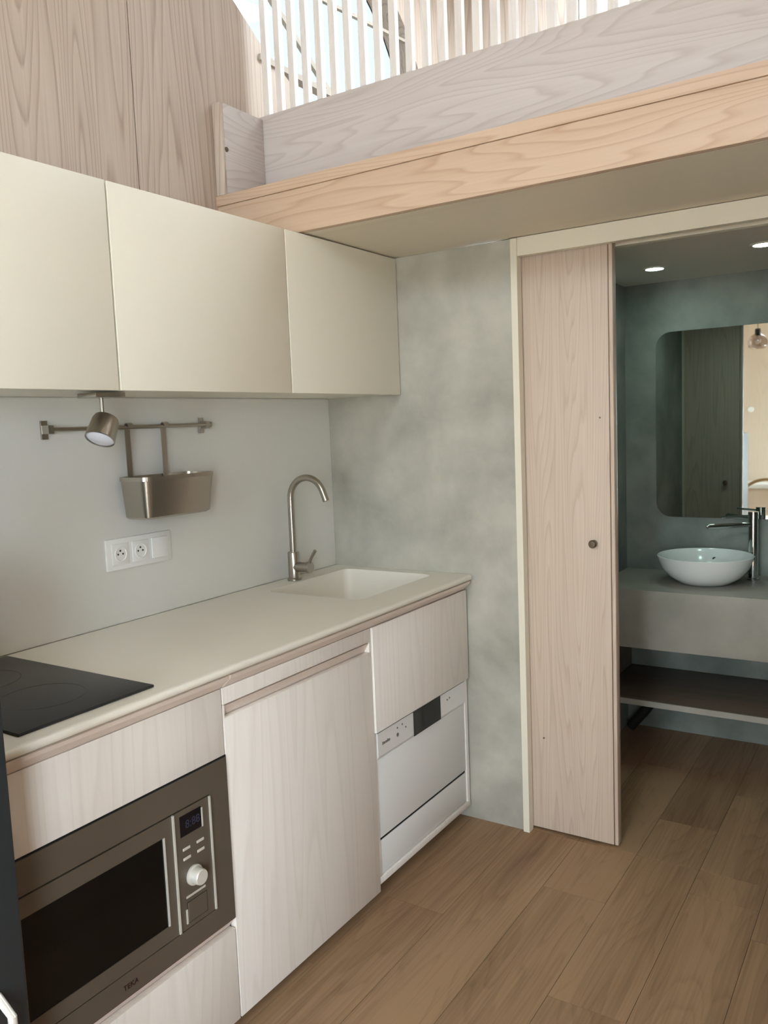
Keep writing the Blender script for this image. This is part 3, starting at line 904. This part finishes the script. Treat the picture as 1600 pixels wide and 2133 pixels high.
for (xx, yy, lab) in ((1.022, 0.80, 'lit round downlight nearer the left bathroom wall'), (1.443, 0.60, 'lit round downlight at the right edge of the view')):
    dl = empty('downlight', (xx, yy, 2.0), lab, 'downlight', 'bathroom downlights')
    lathe('bezel', [(0.044, 0.0), (0.044, 0.004), (0.034, 0.005), (0.034, 0.002)], (xx, yy, 2.0), (0, 0, -1), 'trimw', dl, 28, cap=False)
    lathe('led_disc', [(0.0, 0.0035), (0.034, 0.003)], (xx, yy, 2.0), (0, 0, -1), 'led', dl, 28, cap=False)

# ================================================================== THINGS BEHIND THE CAMERA, SEEN IN THE MIRROR
pl = empty('pendant_lamp', (0.70, -3.0, 1.95), 'smoky glass pendant lamp seen at the mirror edge', 'lamp')
tube('cord', [(0.70, -3.0, TOP), (0.70, -3.0, 2.13)], 0.003, 'gap', pl, 8)
lathe('cap', [(0.0, 0.0), (0.022, 0.0), (0.024, -0.06), (0.0, -0.062)], (0.70, -3.0, 2.13), (0, 0, 1), 'gap', pl, 16)
lathe('glass_shade', [(0.026, 0.0), (0.06, -0.02), (0.078, -0.06), (0.074, -0.11), (0.05, -0.125), (0.0, -0.128)], (0.70, -3.0, 2.085), (0, 0, 1), 'smoke_glass', pl, 24, cap=False)
lathe('bulb', [(0.0, -0.07), (0.02, -0.06), (0.027, -0.04), (0.018, -0.015), (0.012, 0.0)], (0.70, -3.0, 2.068), (0, 0, 1), 'bulb', pl, 16)

bn = empty('bench', (0.6, -3.95, 0), 'low pale bench with white top along the end wall', 'bench')
box('bench_top', 0.02, 1.20, -4.19, -3.72, 0.68, 0.72, 'white', bn, 0.004)
box('bench_box', 0.03, 1.19, -4.19, -3.75, 0.001, 0.68, 'end_wood', bn)

ch = empty('rattan_chair', (0.70, -3.25, 0), 'round rattan chair with cream seat near the bench', 'chair')
ring_p = [(0.74 + 0.23 * math.cos(a * math.pi / 20), -3.35 + 0.06 * math.sin(a * math.pi / 20), 0.60 + 0.20 * math.sin(a * math.pi / 20)) for a in range(40)]
tube('back_hoop', ring_p, 0.014, 'rattan', ch, 10, closed=True)
ring_q = [(0.74 + 0.20 * math.cos(a * math.pi / 20), -3.15 + 0.20 * math.sin(a * math.pi / 20), 0.42) for a in range(40)]
tube('seat_hoop', ring_q, 0.014, 'rattan', ch, 10, closed=True)
lathe('cushion', [(0.0, 0.0), (0.18, 0.0), (0.195, 0.02), (0.18, 0.045), (0.0, 0.05)], (0.74, -3.15, 0.425), (0, 0, 1), 'cushion', ch, 28)
for a in (45, 135, 225, 315):
    t_ = math.radians(a)
    tube('leg', [(0.74 + 0.19 * math.cos(t_), -3.15 + 0.19 * math.sin(t_), 0.42), (0.74 + 0.22 * math.cos(t_), -3.15 + 0.22 * math.sin(t_), 0.0)], 0.011, 'rattan', ch, 8)
kn = lathe('wall_switch', [(0.0, 0.008), (0.026, 0.007), (0.03, 0.0)], (0.455, ROOM_END + 0.0002, 1.44), (0, 1, 0), 'white', None, 24)
tag(kn, 'round white switch on the warm wood end wall', 'switch')
